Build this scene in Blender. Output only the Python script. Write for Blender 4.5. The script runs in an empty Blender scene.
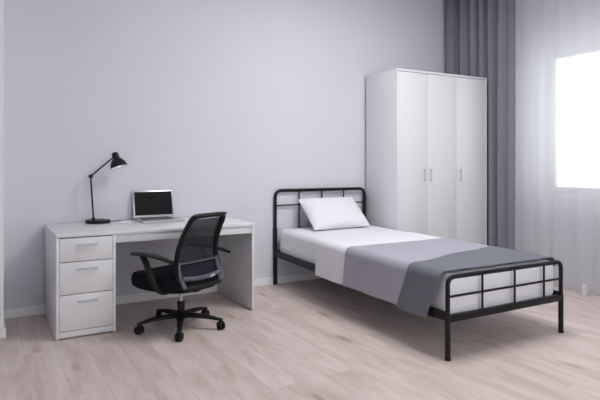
import bpy, bmesh, math, random
from mathutils import Vector, Matrix, noise
random.seed(4)
PI = math.pi
C = bpy.context.scene.collection
SC = bpy.context.scene

# ------------------------------------------------------------------ materials
def srgb(r, g, b):
    f = lambda c: (c/255/12.92) if c/255 <= .04045 else ((c/255+.055)/1.055)**2.4
    return (f(r), f(g), f(b), 1)

def mat(name, col, rough=.5, metal=0, spec=.5, bump=0, bscale=200, var=0, vscale=8, stretch=(1, 1, 1), sheen=0):
    m = bpy.data.materials.new(name); m.use_nodes = True
    nt = m.node_tree; n = nt.nodes; b = n['Principled BSDF']
    b.inputs['Base Color'].default_value = col
    b.inputs['Roughness'].default_value = rough
    b.inputs['Metallic'].default_value = metal
    b.inputs['Specular IOR Level'].default_value = spec
    if sheen: b.inputs['Sheen Weight'].default_value = sheen
    tc = n.new('ShaderNodeTexCoord'); mp = n.new('ShaderNodeMapping')
    nt.links.new(tc.outputs['Object'], mp.inputs[0]); mp.inputs['Scale'].default_value = stretch
    t = n.new('ShaderNodeTexNoise'); t.inputs['Scale'].default_value = vscale; t.inputs['Detail'].default_value = 4
    nt.links.new(mp.outputs[0], t.inputs['Vector'])
    mx = n.new('ShaderNodeMix'); mx.data_type = 'RGBA'
    k = max(var, .01)
    mx.inputs[6].default_value = tuple(c*(1-k) for c in col[:3])+(1,)
    mx.inputs[7].default_value = tuple(min(1, c*(1+k)) for c in col[:3])+(1,)
    nt.links.new(t.outputs['Fac'], mx.inputs[0]); nt.links.new(mx.outputs[2], b.inputs['Base Color'])
    if bump:
        t2 = n.new('ShaderNodeTexNoise'); t2.inputs['Scale'].default_value = bscale
        nt.links.new(tc.outputs['Object'], t2.inputs['Vector'])
        bp = n.new('ShaderNodeBump'); bp.inputs['Strength'].default_value = bump; bp.inputs['Distance'].default_value = .002
        nt.links.new(t2.outputs['Fac'], bp.inputs['Height']); nt.links.new(bp.outputs[0], b.inputs['Normal'])
    return m

M = {}
M['wall'] = mat('wall_paint', srgb(219, 220, 229), .85, spec=.2, bump=.15, bscale=160, var=.025, vscale=1.4)
M['wallr'] = mat('window_wall_paint', srgb(215, 216, 224), .85, spec=.2, var=.02)
M['ceil'] = mat('ceiling_paint', srgb(235, 236, 240), .9, spec=.1)
M['trim'] = mat('white_trim', srgb(242, 243, 246), .5)
M['lam'] = mat('white_laminate', srgb(226, 227, 230), .38, var=.008, vscale=3)
M['lamw'] = mat('wardrobe_laminate', srgb(228, 229, 233), .42, var=.012, vscale=2, stretch=(1, 1, .1))
M['chrome'] = mat('brushed_steel', srgb(185, 186, 190), .3, metal=1)
M['silver'] = mat('satin_handle', srgb(188, 189, 193), .4, metal=.25)
M['pale'] = mat('pale_grey_handle', srgb(196, 197, 202), .45)
M['alu'] = mat('laptop_aluminium', srgb(196, 197, 200), .35, metal=.6)
M['keys'] = mat('dark_keys', srgb(70, 71, 76), .5)
M['screen'] = mat('screen_black', srgb(17, 17, 20), .4, spec=.15)
M['blackm'] = mat('black_powder_coat', srgb(16, 16, 20), .42, spec=.3)
M['black'] = mat('black_plastic', srgb(17, 17, 20), .5, spec=.3)
M['fabric'] = mat('black_seat_fabric', srgb(24, 26, 31), .95, spec=.1, bump=.4, bscale=500, var=.15, vscale=60)
M['greyp'] = mat('grey_plastic', srgb(92, 95, 103), .5, spec=.3)
M['lumbar'] = mat('lumbar_fabric', srgb(34, 36, 48), .85, spec=.2, var=.1, vscale=60)
M['lampi'] = mat('lamp_white_inside', srgb(240, 240, 240), .4)
M['sheet'] = mat('white_cotton', srgb(236, 237, 243), .9, spec=.15, sheen=.2, bump=.15, bscale=300, var=.01)
M['blanket'] = mat('pale_grey_blanket', srgb(168, 168, 181), .95, spec=.1, sheen=.2, bump=.3, bscale=400, var=.04, vscale=40)
M['throw'] = mat('mid_grey_throw', srgb(114, 117, 127), .95, spec=.1, sheen=.1, bump=.4, bscale=350, var=.06, vscale=50)
M['curtain'] = mat('grey_curtain_cloth', srgb(140, 142, 153), .95, spec=.1, bump=.2, bscale=300, var=.03, vscale=30)
M['paper'] = mat('white_paper', srgb(240, 240, 242), .7)
M['mark'] = mat('white_print', srgb(235, 238, 245), .5)

def bulb_mat():
    m = mat('lamp_bulb_frosted', srgb(250, 250, 250), .4)
    b = m.node_tree.nodes['Principled BSDF']
    b.inputs['Emission Color'].default_value = (1, .98, .95, 1); b.inputs['Emission Strength'].default_value = .6
    return m
M['bulb'] = bulb_mat()

def mesh_mat():
    m = mat('chair_mesh_net', srgb(46, 50, 56), .85, spec=.2)
    nt = m.node_tree; n = nt.nodes; b = n['Principled BSDF']; out = n['Material Output']
    tr = n.new('ShaderNodeBsdfTransparent'); mx = n.new('ShaderNodeMixShader'); mx.inputs[0].default_value = .74
    nt.links.new(tr.outputs[0], mx.inputs[1]); nt.links.new(b.outputs[0], mx.inputs[2]); nt.links.new(mx.outputs[0], out.inputs[0])
    return m
M['net'] = mesh_mat()

def sheer_mat():
    m = bpy.data.materials.new('sheer_voile'); m.use_nodes = True
    nt = m.node_tree; n = nt.nodes; n.remove(n['Principled BSDF']); out = n['Material Output']
    tr = n.new('ShaderNodeBsdfTransparent'); tr.inputs[0].default_value = (1, 1, 1, 1)
    tl = n.new('ShaderNodeBsdfTranslucent'); tl.inputs[0].default_value = (.72, .73, .76, 1)
    df = n.new('ShaderNodeBsdfDiffuse'); df.inputs[0].default_value = (.8, .81, .86, 1)
    tc = n.new('ShaderNodeTexCoord'); t = n.new('ShaderNodeTexNoise'); t.inputs['Scale'].default_value = 300
    nt.links.new(tc.outputs['Object'], t.inputs['Vector'])
    bp = n.new('ShaderNodeBump'); bp.inputs['Strength'].default_value = .1; nt.links.new(t.outputs['Fac'], bp.inputs['Height'])
    nt.links.new(bp.outputs[0], df.inputs['Normal'])
    a = n.new('ShaderNodeMixShader'); a.inputs[0].default_value = .5
    nt.links.new(tl.outputs[0], a.inputs[1]); nt.links.new(df.outputs[0], a.inputs[2])
    c = n.new('ShaderNodeMixShader'); c.inputs[0].default_value = .72
    nt.links.new(tr.outputs[0], c.inputs[1]); nt.links.new(a.outputs[0], c.inputs[2]); nt.links.new(c.outputs[0], out.inputs[0])
    return m
M['sheer'] = sheer_mat()

def glass_mat():
    m = bpy.data.materials.new('window_glass'); m.use_nodes = True
    nt = m.node_tree; n = nt.nodes; n.remove(n['Principled BSDF']); out = n['Material Output']
    tr = n.new('ShaderNodeBsdfTransparent'); tr.inputs[0].default_value = (.97, .98, .98, 1)
    gl = n.new('ShaderNodeBsdfGlossy'); gl.inputs['Roughness'].default_value = .02
    fr = n.new('ShaderNodeFresnel'); fr.inputs[0].default_value = 1.2
    mx = n.new('ShaderNodeMixShader'); nt.links.new(fr.outputs[0], mx.inputs[0])
    nt.links.new(tr.outputs[0], mx.inputs[1]); nt.links.new(gl.outputs[0], mx.inputs[2]); nt.links.new(mx.outputs[0], out.inputs[0])
    return m
M['glass'] = glass_mat()

def floor_mat():
    m = bpy.data.materials.new('pale_oak_planks'); m.use_nodes = True
    nt = m.node_tree; n = nt.nodes; b = n['Principled BSDF']; L = nt.links.new
    tc = n.new('ShaderNodeTexCoord')
    mp = n.new('ShaderNodeMapping'); mp.inputs['Rotation'].default_value = (0, 0, PI/2); L(tc.outputs['Object'], mp.inputs[0])
    br = n.new('ShaderNodeTexBrick'); L(mp.outputs[0], br.inputs['Vector'])
    br.inputs['Scale'].default_value = 1; br.inputs['Brick Width'].default_value = 1.25; br.inputs['Row Height'].default_value = .185
    br.inputs['Mortar Size'].default_value = .0014; br.inputs['Mortar Smooth'].default_value = .3; br.offset = .37; br.offset_frequency = 2
    br.inputs['Color1'].default_value = (0, 0, 0, 1); br.inputs['Color2'].default_value = (1, 1, 1, 1); br.inputs['Mortar'].default_value = (.5, .5, .5, 1)
    # plank tone
    r1 = n.new('ShaderNodeMix'); r1.data_type = 'RGBA'
    r1.inputs[6].default_value = srgb(210, 196, 190); r1.inputs[7].default_value = srgb(216, 202, 197)
    L(br.outputs['Color'], r1.inputs[0])
    # grain, stretched along the plank (Y)
    sep = n.new('ShaderNodeVectorMath'); sep.operation = 'MULTIPLY_ADD'
    sep.inputs[1].default_value = (3, 3, 3); L(br.outputs['Color'], sep.inputs[0]); L(tc.outputs['Object'], sep.inputs[2])
    m2 = n.new('ShaderNodeMapping'); m2.inputs['Scale'].default_value = (6, 1.2, 1); L(sep.outputs[0], m2.inputs[0])
    g = n.new('ShaderNodeTexNoise'); g.inputs['Scale'].default_value = 1.6; g.inputs['Detail'].default_value = 7; g.inputs['Roughness'].default_value = .6; g.inputs['Distortion'].default_value = .5
    L(m2.outputs[0], g.inputs['Vector'])
    cr = n.new('ShaderNodeValToRGB'); e = cr.color_ramp.elements
    e[0].position = .3; e[0].color = (.79, .755, .73, 1); e[1].position = .60; e[1].color = (1.04, 1.04, 1.045, 1)
    L(g.outputs['Fac'], cr.inputs[0])
    mu = n.new('ShaderNodeMix'); mu.data_type = 'RGBA'; mu.blend_type = 'MULTIPLY'; mu.inputs[0].default_value = 1
    L(r1.outputs[2], mu.inputs[6]); L(cr.outputs[0], mu.inputs[7])
    # knots
    m3 = n.new('ShaderNodeMapping'); m3.inputs['Scale'].default_value = (4.2, 1.25, 1); L(sep.outputs[0], m3.inputs[0])
    v = n.new('ShaderNodeTexVoronoi'); v.inputs['Scale'].default_value = 1.15; L(m3.outputs[0], v.inputs['Vector'])
    cr2 = n.new('ShaderNodeValToRGB'); e = cr2.color_ramp.elements
    e[0].position = .03; e[0].color = (.62, .57, .54, 1); e[1].position = .17; e[1].color = (1, 1, 1, 1)
    L(v.outputs['Distance'], cr2.inputs[0])
    mu2 = n.new('ShaderNodeMix'); mu2.data_type = 'RGBA'; mu2.blend_type = 'MULTIPLY'; mu2.inputs[0].default_value = .95
    L(mu.outputs[2], mu2.inputs[6]); L(cr2.outputs[0], mu2.inputs[7])
    # joints
    mu3 = n.new('ShaderNodeMix'); mu3.data_type = 'RGBA'; L(br.outputs['Fac'], mu3.inputs[0])
    L(mu2.outputs[2], mu3.inputs[6]); mu3.inputs[7].default_value = srgb(190, 177, 171)
    L(mu3.outputs[2], b.inputs['Base Color'])
    b.inputs['Roughness'].default_value = .52; b.inputs['Specular IOR Level'].default_value = .25
    return m
M['floor'] = floor_mat()

# ------------------------------------------------------------------ mesh helpers
def add_box(bm, x0, x1, y0, y1, z0, z1, bev=0, seg=2):
    vs = [bm.verts.new((x, y, z)) for x in (x0, x1) for y in (y0, y1) for z in (z0, z1)]
    f = [(0, 1, 3, 2), (4, 6, 7, 5), (0, 4, 5, 1), (2, 3, 7, 6), (0, 2, 6, 4), (1, 5, 7, 3)]
    fs = [bm.faces.new([vs[i] for i in q]) for q in f]
    if bev:
        es = list({e for q in fs for e in q.edges})
        bmesh.ops.bevel(bm, geom=es, offset=bev, segments=seg, profile=.5, affect='EDGES')
    return vs

def box(x0, x1, y0, y1, z0, z1, bev=.0015):
    bm = bmesh.new(); add_box(bm, x0, x1, y0, y1, z0, z1, bev); return bm

def add_tube(bm, pts, r, n=12, flat=1.0, rs=None):
    """tube along points; rs optional radii; flat scales the second axis"""
    pts = [Vector(p) for p in pts]; rings = []
    up = Vector((0, 0, 1)); prev = None
    for i, p in enumerate(pts):
        d = (pts[min(i+1, len(pts)-1)]-pts[max(i-1, 0)]).normalized()
        if prev is None:
            a = d.cross(up)
            if a.length < .05: a = d.cross(Vector((0, 1, 0)))
        else:
            a = prev-d*prev.dot(d)
        a.normalize(); b = d.cross(a); prev = a
        rr = rs[i] if rs else r
        rings.append([bm.verts.new(p+a*math.cos(2*PI*k/n)*rr+b*math.sin(2*PI*k/n)*rr*flat) for k in range(n)])
    for i in range(len(rings)-1):
        for k in range(n):
            bm.faces.new((rings[i][k], rings[i][(k+1) % n], rings[i+1][(k+1) % n], rings[i+1][k]))
    bm.faces.new(rings[0][::-1]); bm.faces.new(rings[-1])

def add_lathe(bm, prof, n=32, mtx=Matrix()):
    rings = []
    for r, z in prof:
        if r < 1e-6: rings.append([bm.verts.new(mtx @ Vector((0, 0, z)))])
        else: rings.append([bm.verts.new(mtx @ Vector((r*math.cos(2*PI*k/n), r*math.sin(2*PI*k/n), z))) for k in range(n)])
    for A, B in zip(rings, rings[1:]):
        for k in range(n):
            a = [A[k % len(A)], A[(k+1) % n % len(A)], B[(k+1) % n % len(B)], B[k % len(B)]]
            u = []
            for v in a:
                if v not in u: u.append(v)
            if len(u) > 2: bm.faces.new(u)

def fillet(pts, r, n=6):
    pts = [Vector(p) for p in pts]; out = [pts[0]]
    for a, b, c in zip(pts, pts[1:], pts[2:]):
        d1 = (a-b).normalized(); d2 = (c-b).normalized()
        rr = min(r, (a-b).length*.49, (c-b).length*.49)
        p, q = b+d1*rr, b+d2*rr
        for i in range(n+1):
            t = i/n; out.append(p*(1-t)**2+b*2*t*(1-t)+q*t*t)
    out.append(pts[-1]); return out

def obj(name, bm, m, parent=None, smooth=True):
    bmesh.ops.recalc_face_normals(bm, faces=bm.faces)
    me = bpy.data.meshes.new(name); bm.to_mesh(me); bm.free()
    o = bpy.data.objects.new(name, me); C.objects.link(o)
    o.data.materials.append(M[m])
    if smooth:
        me.shade_smooth()
        if hasattr(me, 'set_sharp_from_angle'): me.set_sharp_from_angle(angle=math.radians(38))
    if parent: o.parent = parent
    return o

def thing(name, label, cat, loc=(0, 0, 0), rz=0, group=None):
    o = bpy.data.objects.new(name, None); C.objects.link(o)
    o.empty_display_size = .1; o.location = loc; o.rotation_euler = (0, 0, rz)
    tag(o, label, cat, group); return o

def tag(o, label, cat, group=None):
    o['label'] = label; o['category'] = cat
    if group: o['group'] = group
    return o

def struct(name, bm, m, parent=None, smooth=False):
    o = obj(name, bm, m, parent, smooth)
    if not parent: o['kind'] = 'structure'
    return o

# ------------------------------------------------------------------ room
XL, XR, YF, YB, ZC = -1.9, 5.08, -1.7, 4.717, 3.3
WY0, WY1, WZ0, WZ1 = 1.9, 3.56, .91, 2.41      # window in the right wall
bm = bmesh.new(); add_box(bm, XL-.3, XR+.3, YF-.3, YB+.3, -.1, 0); struct('floor', bm, 'floor')
bm = bmesh.new(); add_box(bm, XL-.3, XR+.3, YF-.3, YB+.3, ZC, ZC+.1); struct('ceiling', bm, 'ceil')
bm = bmesh.new(); add_box(bm, XL-.3, XR+.3, YB, YB+.3, 0, ZC); struct('wall_back', bm, 'wall')
bm = bmesh.new(); add_box(bm, XL-.3, XL, YF, YB, 0, ZC); struct('wall_left', bm, 'wall')
bm = bmesh.new()
add_box(bm, XR, XR+.28, YF, WY0, 0, ZC)
add_box(bm, XR, XR+.28, WY1, YB, 0, ZC)
add_box(bm, XR, XR+.28, WY0, WY1, 0, WZ0); add_box(bm, XR, XR+.28, WY0, WY1, WZ1, ZC)
struct('wall_right', bm, 'wallr')
# wall behind the camera; unseen wide window opening added for soft front light
bm = bmesh.new()
add_box(bm, XL-.3, .1, YF-.3, YF, 0, ZC); add_box(bm, 3.5, XR+.3, YF-.3, YF, 0, ZC)
add_box(bm, .1, 3.5, YF-.3, YF, 0, .3); add_box(bm, .1, 3.5, YF-.3, YF, 2.9, ZC)
struct('wall_front', bm, 'wall')
bm = bmesh.new()
for x in (.1, 1.77, 3.44): add_box(bm, x, x+.06, YF-.2, YF-.14, .3, 2.9)
add_box(bm, .1, 3.5, YF-.2, YF-.14, .3, .36); add_box(bm, .1, 3.5, YF-.2, YF-.14, 2.84, 2.9)
struct('added_window', bm, 'trim')  # frame of the added light opening, out of view
# projecting wall pier at the far left of the view, with its skirting
bm = bmesh.new(); add_box(bm, XL, .083, 4.19, YB, 0, ZC, 0); struct('wall_pier', bm, 'trim')
bm = bmesh.new(); add_box(bm, XL, .097, 4.176, 4.19, 0, .075, .003); add_box(bm, .083, .097, 4.19, YB-.014, 0, .075, .003)
struct('baseboard_pier', bm, 'trim')
bm = bmesh.new(); add_box(bm, .099, XR, YB-.013, YB, 0, .072, .003); struct('baseboard_back', bm, 'trim')
bm = bmesh.new(); add_box(bm, XR-.013, XR, YF, YB-.014, 0, .072, .003); struct('baseboard_right', bm, 'trim')
# window in right wall
bm = bmesh.new(); XW = XR+.17
for y0, y1 in ((WY0, WY0+.06), (WY1-.06, WY1), (2.66, 2.72)): add_box(bm, XW, XW+.06, y0, y1, WZ0, WZ1, .004)
add_box(bm, XW, XW+.06, WY0+.06, WY1-.06, WZ0, WZ0+.06, .004); add_box(bm, XW, XW+.06, WY0+.06, WY1-.06, WZ1-.06, WZ1, .004)
w1 = struct('window_1', bm, 'trim')
struct('window_pane', box(XW+.025, XW+.031, WY0+.06, 2.66, WZ0+.06, WZ1-.06, 0), 'glass', w1)
struct('window_pane', box(XW+.025, XW+.031, 2.72, WY1-.06, WZ0+.06, WZ1-.06, 0), 'glass', w1)
struct('window_sill', box(XR-.04, XW, WY0-.03, WY1+.03, WZ0-.03, WZ0, .004), 'trim', w1)

# ------------------------------------------------------------------ curtains
def curtain(name, path, z0, z1, m, amp, folds, seed, nz=26, thick=.003, flare=0, norm=None):
    """path: polyline in plan; folds run along it"""
    P = [Vector((x, y, 0)) for x, y in path]
    seg = [(b-a).length for a, b in zip(P, P[1:])]; Lt = sum(seg)
    def at(u):
        d = u*Lt
        for (a, b), s in zip(zip(P, P[1:]), seg):
            if d <= s+1e-9: t = (b-a).normalized(); return a+t*d, Vector((-t.y, t.x, 0))
            d -= s
        t = (P[-1]-P[-2]).normalized(); return P[-1].copy(), Vector((-t.y, t.x, 0))
    bm = bmesh.new(); N = int(folds*14); rows = []
    for j in range(nz+1):
        v = j/nz; z = z0+(z1-z0)*v; row = []
        for i in range(N+1):
            u = i/N; p, nn = at(u)
            ph = u*folds*2*PI
            w = noise.noise(Vector((u*folds*.55+seed, v*.5, seed)))
            A = amp*(.65+.5*w)*(1-.25*v) if not callable(amp) else amp(u)*(.7+.4*w)
            d = A*(math.sin(ph+1.6*w+.35*math.sin(v*3+u*9))+.25*math.sin(2.3*ph+seed+v*1.2))
            row.append(bm.verts.new((p.x+nn.x*d, p.y+nn.y*d, z)))
        rows.append(row)
    for a, b in zip(rows, rows[1:]):
        for i in range(N): bm.faces.new((a[i], a[i+1], b[i+1], b[i]))
    o = obj(name, bm, m)
    if thick:
        s = o.modifiers.new('thickness', 'SOLIDIFY'); s.thickness = thick; s.offset = 0
    return o

def gamp(u): return .028+.03*min(1, max(0, (u-.1)/.15))-.036*min(1, max(0, (u-.68)/.15))
gc = curtain('grey_curtain', [(p.x, p.y) for p in fillet([(4.822, 4.664, 0), (4.95, 4.655, 0), (4.99, 4.3, 0), (4.975, 3.735, 0)], .06, 8)],
             .012, 3.28, 'curtain', gamp, 7.5, 3.3)
tag(gc, 'full-height mid-grey curtain hanging in folds behind the white wardrobe', 'curtain')
sc = curtain('sheer_curtain', [(4.83, 3.672), (4.80, 3.3), (4.80, .35)], .012, 3.28, 'sheer', .016, 17, 8.1, thick=0)
tag(sc, 'white see-through sheer curtain hanging in front of the bright window', 'curtain')

wb = obj('plinth_block', box(-.018, .018, -.018, .018, 0, .105, .004), 'wallr'); wb.location = (4.70, 2.83, .0005)
tag(wb, 'small white block standing on the floor at the foot of the sheer curtain', 'block')

# ------------------------------------------------------------------ desk
DX, DY, DR, DD, DW, DH = .384, 4.695, .006, .765, 1.495, .723
desk = thing('desk', 'white desk with three drawers on its left side, against the back wall', 'desk', (DX, DY, 0), DR)
obj('tabletop', box(0, DW, -DD, 0, DH-.022, DH, .002), 'lam', desk)
PW = .392
for x in (0, PW-.019, DW-.019):
    obj('side_panel', box(x, x+.019, -DD+.002, -.005, .004, DH-.022, .0015), 'lam', desk)
obj('apron', box(PW, DW-.019, -DD+.012, -DD+.03, DH-.083, DH-.0225, .001), 'lam', desk)
obj('back_panel', box(.019, PW-.019, -.02, -.008, .03, DH-.023, 0), 'lam', desk)
obj('plinth', box(.0195, PW-.0195, -DD+.008, -DD+.024, .01, .052, .001), 'lam', desk)
for z0, z1 in ((.532, .694), (.307, .527), (.057, .302)):
    d = bmesh.new()
    add_box(d, .021, PW-.021, -DD+.003, -DD+.02, z0, z1, .0015)
    add_box(d, .03, .042, -DD+.02, -.12, z0+.01, z1-.03); add_box(d, PW-.042, PW-.03, -DD+.02, -.12, z0+.01, z1-.03)
    add_box(d, .042, PW-.042, -DD+.02, -.12, z0+.01, z0+.018)
    dr = obj('drawer', d, 'lam', desk)
    h = bmesh.new(); hz = z1-.048
    hw = .068 if z0 < .5 else .066
    add_box(h, .2-hw, .2+hw, -DD-.024, -DD-.014, hz-.007, hz+.007, .002)
    add_box(h, .2-hw+.006, .2-hw+.016, -DD-.015, -DD+.002, hz-.004, hz+.004); add_box(h, .2+hw-.016, .2+hw-.006, -DD-.015, -DD+.002, hz-.004, hz+.004)
    obj('drawer_handle', h, 'silver', dr)

# ------------------------------------------------------------------ laptop
lap = thing('laptop', 'open silver laptop with a black screen on the white desk', 'laptop', (1.25, 4.650, DH+.0005), .02)
LW, LD = .36, .29
b = obj('laptop_base', box(-LW/2, LW/2, -LD, 0, .001, .016, .004), 'alu', lap)
k = bmesh.new()
for r in range(5):
    for c in range(13):
        x = -.135+c*.0208; y = -.04-r*.0215
        add_box(k, x, x+.017, y-.0175, y, .0158, .0178, .0008, 1)
obj('keyboard', k, 'keys', b)
obj('touchpad', box(-.05, .05, -LD+.02, -.165, .0158, .0166, 0), 'alu', b)
lid = obj('laptop_lid', box(-LW/2, LW/2, -.003, .004, .0, .242, .003), 'alu', lap)
lid.location = (0, .0, .019); lid.rotation_euler = (math.radians(-12), 0, 0)
obj('screen', box(-LW/2+.014, LW/2-.014, -.0042, -.0028, .02, .227, 0), 'screen', lid)
hb = bmesh.new(); add_tube(hb, [(-.12, .001, .0175), (.12, .001, .0175)], .0045); obj('hinge', hb, 'black', lap)

# ------------------------------------------------------------------ lamp
LX, LY = .770, 4.60
lamp = thing('desk_lamp', 'black jointed desk lamp standing at the left end of the desk', 'lamp', (LX, LY, DH+.0005), 0)
bm = bmesh.new(); add_lathe(bm, [(0, 0), (.094, 0), (.098, .004), (.098, .020), (.092, .026), (0, .027)], 40); obj('lamp_base', bm, 'blackm', lamp)
bm = bmesh.new(); add_lathe(bm, [(.0, .0), (.009, 0), (.009, .006), (0, .007)], 16, Matrix.Translation((.055, -.05, .0262))); obj('switch', bm, 'silver', lamp)
J0, J1, J2 = Vector((-.035, -.01, .0262)), Vector((-.058, -.01, .386)), Vector((.116, -.03, .542))
bm = bmesh.new(); add_tube(bm, [J0, J0+(J1-J0)*.98], .0068); add_lathe(bm, [(0, 0), (.013, 0), (.013, .02), (0, .022)], 16, Matrix.Translation(J0)); obj('lower_arm', bm, 'blackm', lamp)
bm = bmesh.new(); add_tube(bm, [J1, J2], .0062); obj('upper_arm', bm, 'blackm', lamp)
bm = bmesh.new(); add_tube(bm, [J1+Vector((0, -.016, 0)), J1+Vector((0, .016, 0))], .0165, 20); obj('elbow_joint', bm, 'blackm', lamp)
# shade: axis points down, a little right and towards the room
ax = Vector((.24, -.20, -.92)).normalized()
q = Vector((0, 0, -1)).rotation_difference(ax).to_matrix().to_4x4()
T = Matrix.Translation(J2+Vector((.016, 0, .022))) @ q
bm = bmesh.new()
add_lathe(bm, [(0, .022), (.018, .020), (.027, .008), (.029, -.018), (.029, -.032), (.044, -.046), (.060, -.070), (.070, -.100), (.071, -.108), (.068, -.108), (.056, -.073), (.040, -.050), (.0, -.041)], 36, T)
sh = obj('lamp_shade', bm, 'blackm', lamp)
bm = bmesh.new(); add_lathe(bm, [(.0, -.0425), (.038, -.0515), (.0545, -.074), (.0665, -.1075)], 36, T); obj('shade_lining', bm, 'lampi', sh)
bm = bmesh.new(); add_lathe(bm, [(0, -.052), (.012, -.056), (.024, -.075), (.026, -.087), (.020, -.100), (0, -.108)], 24, T); obj('bulb', bm, 'bulb', sh)
bm = bmesh.new(); add_tube(bm, fillet([(.09, .03, .006), (.13, .05, .004), (.18, .045, .003), (.20, .09, .003)], .03), .0028, 8); obj('power_cable', bm, 'black', lamp)

bm = bmesh.new()
add_box(bm, -.06, .06, -.025, .025, 0, .009, .003)
pc = obj('note_card', bm, 'paper'); pc.location = (.957, 4.49, DH+.0008); pc.rotation_euler = (0, 0, .12)
tag(pc, 'small flat white card lying on the desk between lamp and laptop', 'card')

# ------------------------------------------------------------------ office chair
CT = math.radians(24.7)
ch = thing('office_chair', 'black mesh-back office chair on five castors pulled up to the desk', 'chair', (1.215, 3.79, 0), CT)
for i in range(5):
    a = math.radians(250+72*i)-CT; d = Vector((math.cos(a), math.sin(a), 0)); s = Vector((-d.y, d.x, 0))
    bm = bmesh.new()
    prof = [(.03, .082, .118, .026), (.12, .084, .112, .023), (.22, .078, .101, .020), (.275, .070, .088, .017), (.312, .066, .080, .015)]
    rings = []
    for r, z0, z1, w in prof:
        rings.append([bm.verts.new(d*r+s*w*sx+Vector((0, 0, z))) for sx, z in ((-1, z0), (1, z0), (1, z1-.006), (.6, z1), (-.6, z1), (-1, z1-.006))])
    for A, B in zip(rings, rings[1:]):
        for k in range(6): bm.faces.new((A[k], A[(k+1) % 6], B[(k+1) % 6], B[k]))
    bm.faces.new(rings[0][::-1]); bm.faces.new(rings[-1])
    leg = obj('base_leg', bm, 'black', ch)
    ca = a+PI/2+random.uniform(-.9, .9); cd = Vector((math.cos(ca), math.sin(ca), 0)); c0 = d*.302+Vector((0, 0, .031))
    bm = bmesh.new()
    for sd in (-1, 1):
        m0 = c0+cd*sd*.012
        add_tube(bm, [m0-cd*.009, m0-cd*.007, m0+cd*.007, m0+cd*.009], .03, 20, rs=[.026, .0305, .0305, .026])
    add_tube(bm, [c0, c0+Vector((0, 0, .04))], .007, 8); add_box(bm, c0.x-.012, c0.x+.012, c0.y-.012, c0.y+.012, c0.z+.005, c0.z+.034, .004)
    obj('castor', bm, 'black', leg)
bm = bmesh.new(); add_lathe(bm, [(0, .075), (.04, .075), (.042, .118), (.032, .126), (.028, .13), (.028, .195), (.024, .20), (0, .20)], 24); obj('gas_lift_cover', bm, 'black', ch)
bm = bmesh.new(); add_lathe(bm, [(0, .195), (.0145, .195), (.0145, .30), (0, .30)], 20); obj('gas_lift', bm, 'chrome', ch)
bm = bmesh.new(); add_box(bm, -.09, .09, -.12, .12, .292, .318, .008); obj('tilt_mechanism', bm, 'black', ch)
bm = bmesh.new(); add_tube(bm, [(-.08, .02, .29), (-.13, .01, .285)], .006, 8); add_lathe(bm, [(0, -.014), (.014, -.012), (.017, 0), (.014, .014), (0, .016)], 16, Matrix.Translation((-.10, .03, .283))); obj('tilt_knob', bm, 'black', ch)
# seat cushion: superellipse with a rolled front
def seat_bm():
    bm = bmesh.new(); prof = [(.72, .304), (.90, .310), (.97, .328), (1.0, .358), (.99, .390), (.95, .410), (.86, .420), (.6, .424), (.3, .422), (0, .420)]
    n = 56; rings = []
    for sc_, z in prof:
        if sc_ == 0: rings.append([bm.verts.new((0, .052, z))]); continue
        ring = []
        for k in range(n):
            t = 2*PI*k/n; c, s_ = math.cos(t), math.sin(t)
            x = .264*math.copysign(abs(c)**.55, c)*sc_; y = .295*math.copysign(abs(s_)**.6, s_)*sc_+.052
            drop = .018*((y-.18)/.165)**2 if y > .18 else 0
            lift = .012*max(0, (abs(x)-.12)/.12) if z > .38 else 0
            ring.append(bm.verts.new((x*(1-.08*max(0, -y)/.22), y, z-drop+lift)))
        rings.append(ring)
    bm.faces.new(rings[0][::-1])
    for A, B in zip(rings, rings[1:]):
        for k in range(n):
            if len(B) == 1: bm.faces.new((A[k], A[(k+1) % n], B[0]))
            else: bm.faces.new((A[k], A[(k+1) % n], B[(k+1) % n], B[k]))
    return bm
obj('seat', seat_bm(), 'fabric', ch)

ZK = [(.335, -.235), (.38, -.222), (.44, -.195), (.52, -.172), (.60, -.172), (.68, -.195), (.76, -.235), (.82, -.272), (.85, -.29)]
def qz(z):
    for (a, p), (b_, r) in zip(ZK, ZK[1:]):
        if z <= b_: t = (z-a)/(b_-a); return p+(r-p)*t
    return ZK[-1][1]
WK = [(.335, .186), (.42, .203), (.52, .194), (.62, .180), (.74, .166), (.85, .153)]
def wz(z):
    for (a, p), (b_, r) in zip(WK, WK[1:]):
        if z <= b_: t = (z-a)/(b_-a); return p+(r-p)*t
    return WK[-1][1]
def bp(x, z, off=0):
    return Vector((x, qz(z)-.05*(0.5-(x/.2)**2)*.35+off, z))   # slight lateral curve
# upper black frame: closed loop
ZT = .845
ZB = .348
loop = []
for i in range(9): loop.append(bp(-.15*i/8, ZB, 0))
for i in range(1, 6):
    a = -PI/2-PI/2*i/6; loop.append(bp(-.15+(wz(ZB)-.15)*math.cos(a), ZB+.04+.04*math.sin(a)))
zs_ = [ZB+.04+(ZT-.045-ZB-.04)*i/20 for i in range(21)]
for z in zs_: loop.append(bp(-wz(z), z))
for i in range(1, 6):
    a = PI-PI/2*i/6; loop.append(bp(-wz(ZT)+.032+.032*math.cos(a), ZT-.032+.032*math.sin(a)))
half = loop[:]
for i in range(5): x = (-wz(ZT)+.036)*(1-i/4); half.append(bp(x, ZT+.004*(1-(x/.15)**2)))
full = half+[Vector((-p.x, p.y, p.z)) for p in half[-2::-1]]
bm = bmesh.new(); add_tube(bm, full, .024, 12, flat=.7)
fr = obj('backrest_frame', bm, 'black', ch)
bm = bmesh.new(); add_tube(bm, [bp(x, ZT+.006, -.014) for x in [(-.155+.31*i/12) for i in range(13)]], .019, 12, flat=.75, rs=[.010, .016]+[.019]*9+[.016, .010]); obj('top_rail', bm, 'black', fr)
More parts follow.
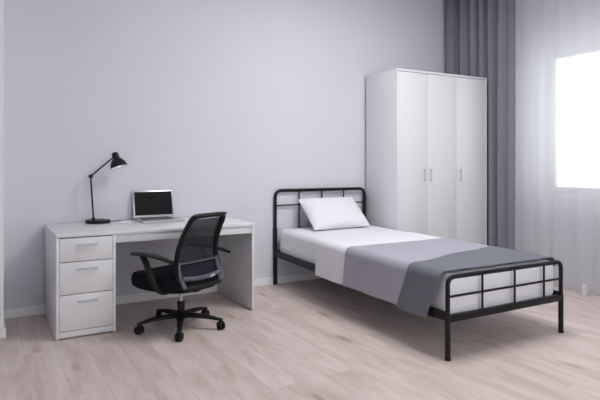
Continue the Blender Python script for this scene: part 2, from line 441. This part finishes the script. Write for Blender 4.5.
def panel(zs, w, off, th, m, name, par):
    bm = bmesh.new(); rows = []
    for z in zs:
        rows.append([bm.verts.new(bp(-(wz(z)-w)+2*(wz(z)-w)*i/16, z, off)) for i in range(17)])
    for A, B in zip(rows, rows[1:]):
        for i in range(16): bm.faces.new((A[i], A[i+1], B[i+1], B[i]))
    o = obj(name, bm, m, par)
    s = o.modifiers.new('thickness', 'SOLIDIFY'); s.thickness = th; s.offset = 0
    return o
panel([.515+(.825-.515)*i/20 for i in range(21)], .008, .002, .003, 'net', 'mesh_back', ch)
panel([.365+(.52-.365)*i/12 for i in range(13)], .014, .006, .014, 'lumbar', 'lumbar_pad', ch)
# grey bracket wrapped behind the lower back: two side straps, thin upper bar, wide lower band
bm = bmesh.new()
for sx in (-1, 1):
    zz = [.355, .385, .42, .46, .50, .53]
    add_tube(bm, [bp(sx*(wz(z)-.004-(.02 if sx > 0 else 0)), z, -.021) for z in zz], .02, 12, flat=.5, rs=[.022, .022, .020, .017, .014, .008])
add_tube(bm, [bp(x, .405+.012*(abs(x)/.18)**2, -.020) for x in [(-.19+.37*i/12) for i in range(13)]], .017, 12, flat=1.0)
add_tube(bm, [bp(x, .515, -.014) for x in [(-.195+.375*i/12) for i in range(13)]], .006, 8)
br = obj('back_bracket', bm, 'greyp', ch)
bm = bmesh.new(); add_tube(bm, [(0, -.05, .298), (0, -.16, .300), (0, -.225, .33), (0, -.235, .36)], .03, 10, flat=.5); obj('back_support_bar', bm, 'black', ch)
# pale logo tick printed on the band
bm = bmesh.new()
for p, q_ in (((.045, .410), (.060, .399)), ((.060, .399), (.076, .413)), ((.076, .413), (.094, .405))):
    add_tube(bm, [bp(p[0], p[1], -.038), bp(q_[0], q_[1], -.038)], .0035, 6)
obj('logo_mark', bm, 'mark', br)
for sx in (-1, 1):
    x = sx*.278
    bm = bmesh.new()
    # arm pad: flat, wider at the front, tapering and dipping to the rear
    N = 14; rings = []
    for i in range(N+1):
        t = i/N; y = -.225+.43*t; w = .014+.022*min(1, t*2.2)
        if t > .85: w *= math.sqrt(max(.12, 1-((t-.85)/.16)**2))
        zc = .565+.012*math.sin(t*PI)-.02*(1-t)**2; h = .011
        rings.append([bm.verts.new((x+w*math.copysign(abs(math.cos(a))**.6, math.cos(a)), y, zc+h*math.copysign(abs(math.sin(a))**.8, math.sin(a)))) for a in [2*PI*k/16 for k in range(16)]])
    for A, B in zip(rings, rings[1:]):
        for k in range(16): bm.faces.new((A[k], A[(k+1) % 16], B[(k+1) % 16], B[k]))
    bm.faces.new(rings[0][::-1]); bm.faces.new(rings[-1])
    arm = obj('armrest', bm, 'black', ch)
    bm = bmesh.new()
    add_tube(bm, fillet([(x, .09, .562), (x, .06, .53), (x+sx*.002, -.055, .355), (x-sx*.05, -.06, .315), (sx*.08, -.03, .306)], .03), .023, 12, flat=.8)
    obj('arm_support', bm, 'black', arm)

# ------------------------------------------------------------------ bed frame
BX, BY, BR, BL, BW = 2.478, 4.695, -.0226, 2.37, 1.103
bed = thing('bed_frame', 'black metal single bed frame with barred head and foot ends', 'bed', (BX, BY, 0), BR)
HH, FH = .945, .509
def arch(y, h, r, rad):
    bm = bmesh.new(); add_tube(bm, fillet([(0, y, .004), (0, y, h), (BW, y, h), (BW, y, .004)], rad, 8), r, 14); return bm
hd = obj('headboard', arch(0, HH, .0165, .075), 'blackm', bed)
for x in (0, BW):
    bm = bmesh.new(); add_tube(bm, [(x, 0, .004), (x, 0, .565), (x, 0, .575)], .021, 14, rs=[.0215, .0215, .017]); obj('bed_post', bm, 'blackm', hd)
bm = bmesh.new(); add_tube(bm, [(0, 0, .795), (BW, 0, .795)], .0075, 10); obj('crossbar', bm, 'blackm', hd)
for k in (1, 2, 3):
    bm = bmesh.new(); add_tube(bm, [(BW*k/4+.0, 0, .33), (BW*k/4, 0, HH)], .007, 10); obj('spindle', bm, 'blackm', hd)
obj('head_rail', box(0, BW, -.012, .012, .29, .345, .003), 'blackm', hd)
ft = obj('footboard', arch(-BL, FH, .0145, .055), 'blackm', bed)
obj('foot_rail', box(0, BW, -BL-.014, -BL+.014, .232, .276, .003), 'blackm', ft)
bm = bmesh.new(); add_tube(bm, [(0, -BL, .388), (BW, -BL, .388)], .0075, 10); obj('crossbar', bm, 'blackm', ft)
for k in (1, 2, 3):
    bm = bmesh.new(); add_tube(bm, [(BW*(.275, .555, .83)[k-1], -BL, .255), (BW*(.275, .555, .83)[k-1], -BL, FH)], .0075, 10); obj('spindle', bm, 'blackm', ft)
for x in (0, BW):
    bm = bmesh.new(); add_lathe(bm, [(0, 0), (.0185, 0), (.0185, .02), (.015, .024), (0, .024)], 16, Matrix.Translation((x, -BL, 0))); obj('foot_cap', bm, 'black', ft)
    bm = bmesh.new(); add_tube(bm, [(x, -BL, .022), (x, -BL, .27)], .0175, 14); obj('bed_post', bm, 'blackm', ft)
for x in (0, BW):
    bm = bmesh.new()
    vs = add_box(bm, x-.012, x+.012, -BL+.01, -.01, .0, 1)
    for v in bm.verts:
        f = (-v.co.y)/BL; lo = .283-.043*f; hi = .347-.055*f
        v.co.z = lo if v.co.z < .5 else hi
    bmesh.ops.bevel(bm, geom=list(bm.edges), offset=.003, segments=2, affect='EDGES')
    obj('side_rail', bm, 'blackm', bed)
for i in range(12):
    y = -.12-i*.19; f = -y/BL
    z = .272-.05*f
    obj('slat', box(.013, BW-.013, y-.03, y+.03, z, z+.012, .002), 'blackm', bed)

# ------------------------------------------------------------------ mattress and bedding (bed coordinates, s across, t towards the foot)
def ztop(t): return .566-.021*t
def zbot(t): return .288-.05*t/BL+.004
def place(o): o.location = (BX, BY, 0); o.rotation_euler = (0, 0, BR); return o

def mattress_bm():
    bm = bmesh.new(); s0, s1, t0, t1 = .022, BW-.018, .035, BL-.027
    na, nb = 44, 80
    # cross section loop (rounded rect) lofted along t with rounded ends
    def sect(t, ins, zi):
        zt, zb = ztop(t)-zi, zbot(t)+zi*.5; a, b_ = s0+ins, s1-ins; r = .05; out = []
        def arc(cx, cz, a0):
            for k in range(5):
                an = a0+PI/2*k/4; out.append((cx+r*math.cos(an), cz+r*math.sin(an)))
        arc(a+r, zb+r, PI)
        for k in range(1, 16): out.append((a+r+(b_-a-2*r)*k/16, zb))
        arc(b_-r, zb+r, 1.5*PI); 
        for k in range(1, 4): out.append((b_, zb+r+(zt-zb-2*r)*k/4))
        arc(b_-r, zt-r, 0)
        for k in range(1, 24): out.append((b_-r+(a+r-b_+r)*k/24, zt))
        arc(a+r, zt-r, PI/2)
        for k in range(1, 4): out.append((a, zt-r-(zt-zb-2*r)*k/4))
        return out
    rings = []; ts = [(t0, .05, .05), (t0+.004, .03, .03), (t0+.015, .012, .012), (t0+.035, 0, 0)]
    ts += [(t0+.05+(t1-t0-.1)*i/60, 0, 0) for i in range(61)]
    ts += [(t1-.035, 0, 0), (t1-.015, .008, .012), (t1-.004, .02, .03), (t1, .045, .055)]
    for t, ins, zi in ts:
        ring = []
        for s, z in sect(t, ins, zi):
            w = noise.noise(Vector((s*4, t*4, z*6)))*.004+noise.noise(Vector((s*13, t*13, z*16)))*.0018
            dz = w-.002 if z > .5 else w*.3
            ds = w*.8 if (s < .1 or s > BW-.1) else 0
            ring.append(bm.verts.new((s+max(0, ds) if s < .5 else s-max(0, ds), -t, z+min(dz, .002))))
        rings.append(ring)
    n = len(rings[0])
    for A, B in zip(rings, rings[1:]):
        for k in range(n): bm.faces.new((A[k], A[(k+1) % n], B[(k+1) % n], B[k]))
    bm.faces.new(rings[0]); bm.faces.new(rings[-1][::-1])
    return bm
mt = place(obj('mattress', mattress_bm(), 'sheet'))
tag(mt, 'mattress in a white fitted sheet on the black metal bed frame', 'mattress')

def drape(name, m, ta, tb, lift, outl, zl, outr, zr, seed, wr=.003, nt_=60, thick=.005, hem=.0, foldT=None):
    """cloth over the mattress: ta/tb = head/foot edge as functions of (a, where) with a in 0 (left hem) .. 1 (right hem)"""
    bm = bmesh.new(); rows = []
    NA = 90
    def path(t):
        zt = ztop(t)+lift; r = .05
        xl, xr = .022-outl, BW-.018+outr
        pts = []
        zL = zl(t) if callable(zl) else zl
        zR = zr
        pts += [(xl-.006*(1-i/8), zL+(zt-r-zL)*i/8) for i in range(9)]
        pts += [(xl+r-r*math.cos(PI/2*i/6), zt-r+r*math.sin(PI/2*i/6)) for i in range(1, 7)]
        pts += [(xl+r+(xr-xl-2*r)*i/40, zt) for i in range(1, 41)]
        pts += [(xr-r+r*math.sin(PI/2*i/6), zt-r+r*math.cos(PI/2*i/6)) for i in range(1, 7)]
        pts += [(xr, zt-r-(zt-r-zR)*i/6) for i in range(1, 7)]
        return pts
    n = len(path(1))
    for k in range(nt_+1):
        row = []
        for i in range(n):
            s_ = path(1)[i][0]; zz_ = path(1)[i][1]
            d = max(0, (ztop(1)+lift-.05)-zz_) if i < n//2 else 0   # distance hanging down on the left side
            A, B = ta(s_, d), tb(s_, d)
            t = A+(B-A)*k/nt_
            s, z = path(t)[i]
            w = noise.noise(Vector((s*5+seed, t*5, z*4)))*wr+noise.noise(Vector((s*14+seed, t*11, z*9)))*wr*.45
            if i < 9:
                s -= abs(w)*1.2+(.004+.004*math.sin(t*17+seed))*(1-i/8)*1.3; z += w*.6*(1-i/8)
            elif i >= n-7: s += 0
            else: z += max(w, -.0015)
            row.append(bm.verts.new((s, -t, z)))
        rows.append(row)
    for A, B in zip(rows, rows[1:]):
        for i in range(n-1): bm.faces.new((A[i], A[i+1], B[i+1], B[i]))
    o = place(obj(name, bm, m)); sm = o.modifiers.new('thickness', 'SOLIDIFY'); sm.thickness = thick; sm.offset = 1
    ss = o.modifiers.new('smooth', 'SUBSURF'); ss.levels = 1; ss.render_levels = 1
    return o
ts_ = drape('top_sheet', 'sheet', lambda s, d: .825+.05*d, lambda s, d: 1.33, .006, .036, .243, .006, .36, 1.2, wr=.0045)
tag(ts_, 'white top sheet folded across the bed, hanging over its left side', 'sheet')
bl = drape('blanket', 'blanket', lambda s, d: 1.288+.02*math.sin(s*3)*1.0-.06*d, lambda s, d: 2.20-.02*s, .013, .044, lambda t: .250-.008*t/2, .011, .36, 5.1, wr=.004)
tag(bl, 'pale lavender-grey blanket spread over the middle of the bed', 'blanket')
th = drape('throw_blanket', 'throw', lambda s, d: 2.035-.24*max(0, s)/1.06-.36*d+.012*math.sin(s*9), lambda s, d: 2.333-.38*d, .020, .052, lambda t: .225, .012, .47, 9.4, wr=.004)
tag(th, 'darker grey throw laid across the foot end of the bed', 'blanket')

# pillow
def pillow_bm(W=.70, Hh=.42, T=.08):
    bm = bmesh.new(); N, K = 36, 26; top = {}; bot = {}
    for i in range(N+1):
        for j in range(K+1):
            u, v = -1+2*i/N, -1+2*j/K
            e = (max(0, 1-abs(u)**2.6)*max(0, 1-abs(v)**2.4))**.47
            x = u*W/2*(1-.05*(1-abs(v)**2)*abs(u)**3); y = v*Hh/2*(1-.07*(1-abs(u)**2)*abs(v)**3)
            w = noise.noise(Vector((x*7, y*7, 3)))*.008+noise.noise(Vector((x*20, y*16, 7)))*.003
            top[i, j] = bm.verts.new((x, y, T*e+w*e))
            bot[i, j] = top[i, j] if e < 1e-6 else bm.verts.new((x, y, -T*1.25*e+w*e*.5))
    for i in range(N):
        for j in range(K):
            bm.faces.new((top[i, j], top[i+1, j], top[i+1, j+1], top[i, j+1]))
            q_ = [bot[i, j], bot[i, j+1], bot[i+1, j+1], bot[i+1, j]]
            try: bm.faces.new(q_)
            except ValueError: pass
    return bm
pl = obj('pillow', pillow_bm(), 'sheet')
tag(pl, 'plump white pillow leaning against the black headboard', 'pillow')
Rb = Matrix.Translation((BX, BY, 0)) @ Matrix.Rotation(BR, 4, 'Z')
pl.matrix_world = Rb @ Matrix.Translation((.572, -.212, .716)) @ Matrix.Rotation(math.radians(3), 4, 'Z') @ Matrix.Rotation(math.radians(42), 4, 'X')

# ------------------------------------------------------------------ wardrobe
WXo, WYo, WR = 3.612, 4.680, -.0424
WW, WDp, WH = 1.283, .549, 2.195
wd = thing('wardrobe', 'tall white three-door wardrobe standing between the bed and the window', 'wardrobe', (WXo, WYo, 0), WR)
bm = bmesh.new(); y0 = -WDp
add_box(bm, 0, .018, y0, -.004, .0, WH-.022, .001); add_box(bm, WW-.018, WW, y0, -.004, 0, WH-.022, .001)
add_box(bm, 0, WW, y0-.002, 0, WH-.022, WH, .0015); add_box(bm, .018, WW-.018, y0+.02, -.004, .06, .078)
add_box(bm, .018, WW-.018, -.012, -.004, .078, WH-.022); add_box(bm, .018, WW-.018, y0+.01, y0+.026, 0, .06)
add_box(bm, .81, .826, y0+.024, -.012, .078, WH-.022)
obj('body', bm, 'lamw', wd)
for (a, b_), hs in (((.020, .4045), .358), ((.4075, .8165), .442), ((.8195, WW-.021), .868)):
    d = obj('door', box(a, b_, y0+.001, y0+.019, .066, WH-.027, .0015), 'lamw', wd)
    h = bmesh.new()
    add_box(h, hs-.006, hs+.006, y0-.024, y0-.015, 1.03, 1.165, .002)
    for z in (1.04, 1.145): add_box(h, hs-.004, hs+.004, y0-.016, y0+.001, z, z+.01)
    obj('door_handle', h, 'pale', d)

# ------------------------------------------------------------------ daylight, camera
w = bpy.data.worlds.new('overcast_sky'); SC.world = w; w.use_nodes = True
bg = w.node_tree.nodes['Background']; bg.inputs[0].default_value = (.98, .985, 1, 1); bg.inputs[1].default_value = 2.7

# unseen fill light, added above the frame to brighten bed, desk and floor tops
cl = thing('added_fill_light', 'added flat white square fill light on the ceiling, out of view', 'light', (2.7, 2.5, ZC-.001))
bm = bmesh.new()
for x0, x1, y0, y1 in ((-.62, .62, -.62, -.6), (-.62, .62, .6, .62), (-.62, -.6, -.6, .6), (.6, .62, -.6, .6)): add_box(bm, x0, x1, y0, y1, -.05, 0)
add_box(bm, -.62, .62, -.62, .62, -.01, 0)
obj('fill_light_frame', bm, 'trim', cl)
ld = bpy.data.lights.new('fill_lamp', 'AREA'); ld.shape = 'SQUARE'; ld.size = 1.1; ld.energy = 58; ld.color = (1, .985, .97)
lo = bpy.data.objects.new('fill_lamp', ld); C.objects.link(lo); lo.location = (0, 0, -.03); lo.parent = cl

cam = bpy.data.cameras.new('camera'); co = bpy.data.objects.new('camera', cam); C.objects.link(co)
co.location = (0, 0, 1.195); co.rotation_euler = (PI/2, 0, -.5326)
cam.sensor_width = 36; cam.lens = 526.2/600*36; cam.shift_y = -34.1/600; cam.clip_start = .02
SC.camera = co
SC.view_settings.view_transform = 'Standard'; SC.view_settings.look = 'None'
SC.view_settings.gamma = 1; SC.view_settings.use_curve_mapping = False
SC.view_settings.exposure = 0.03
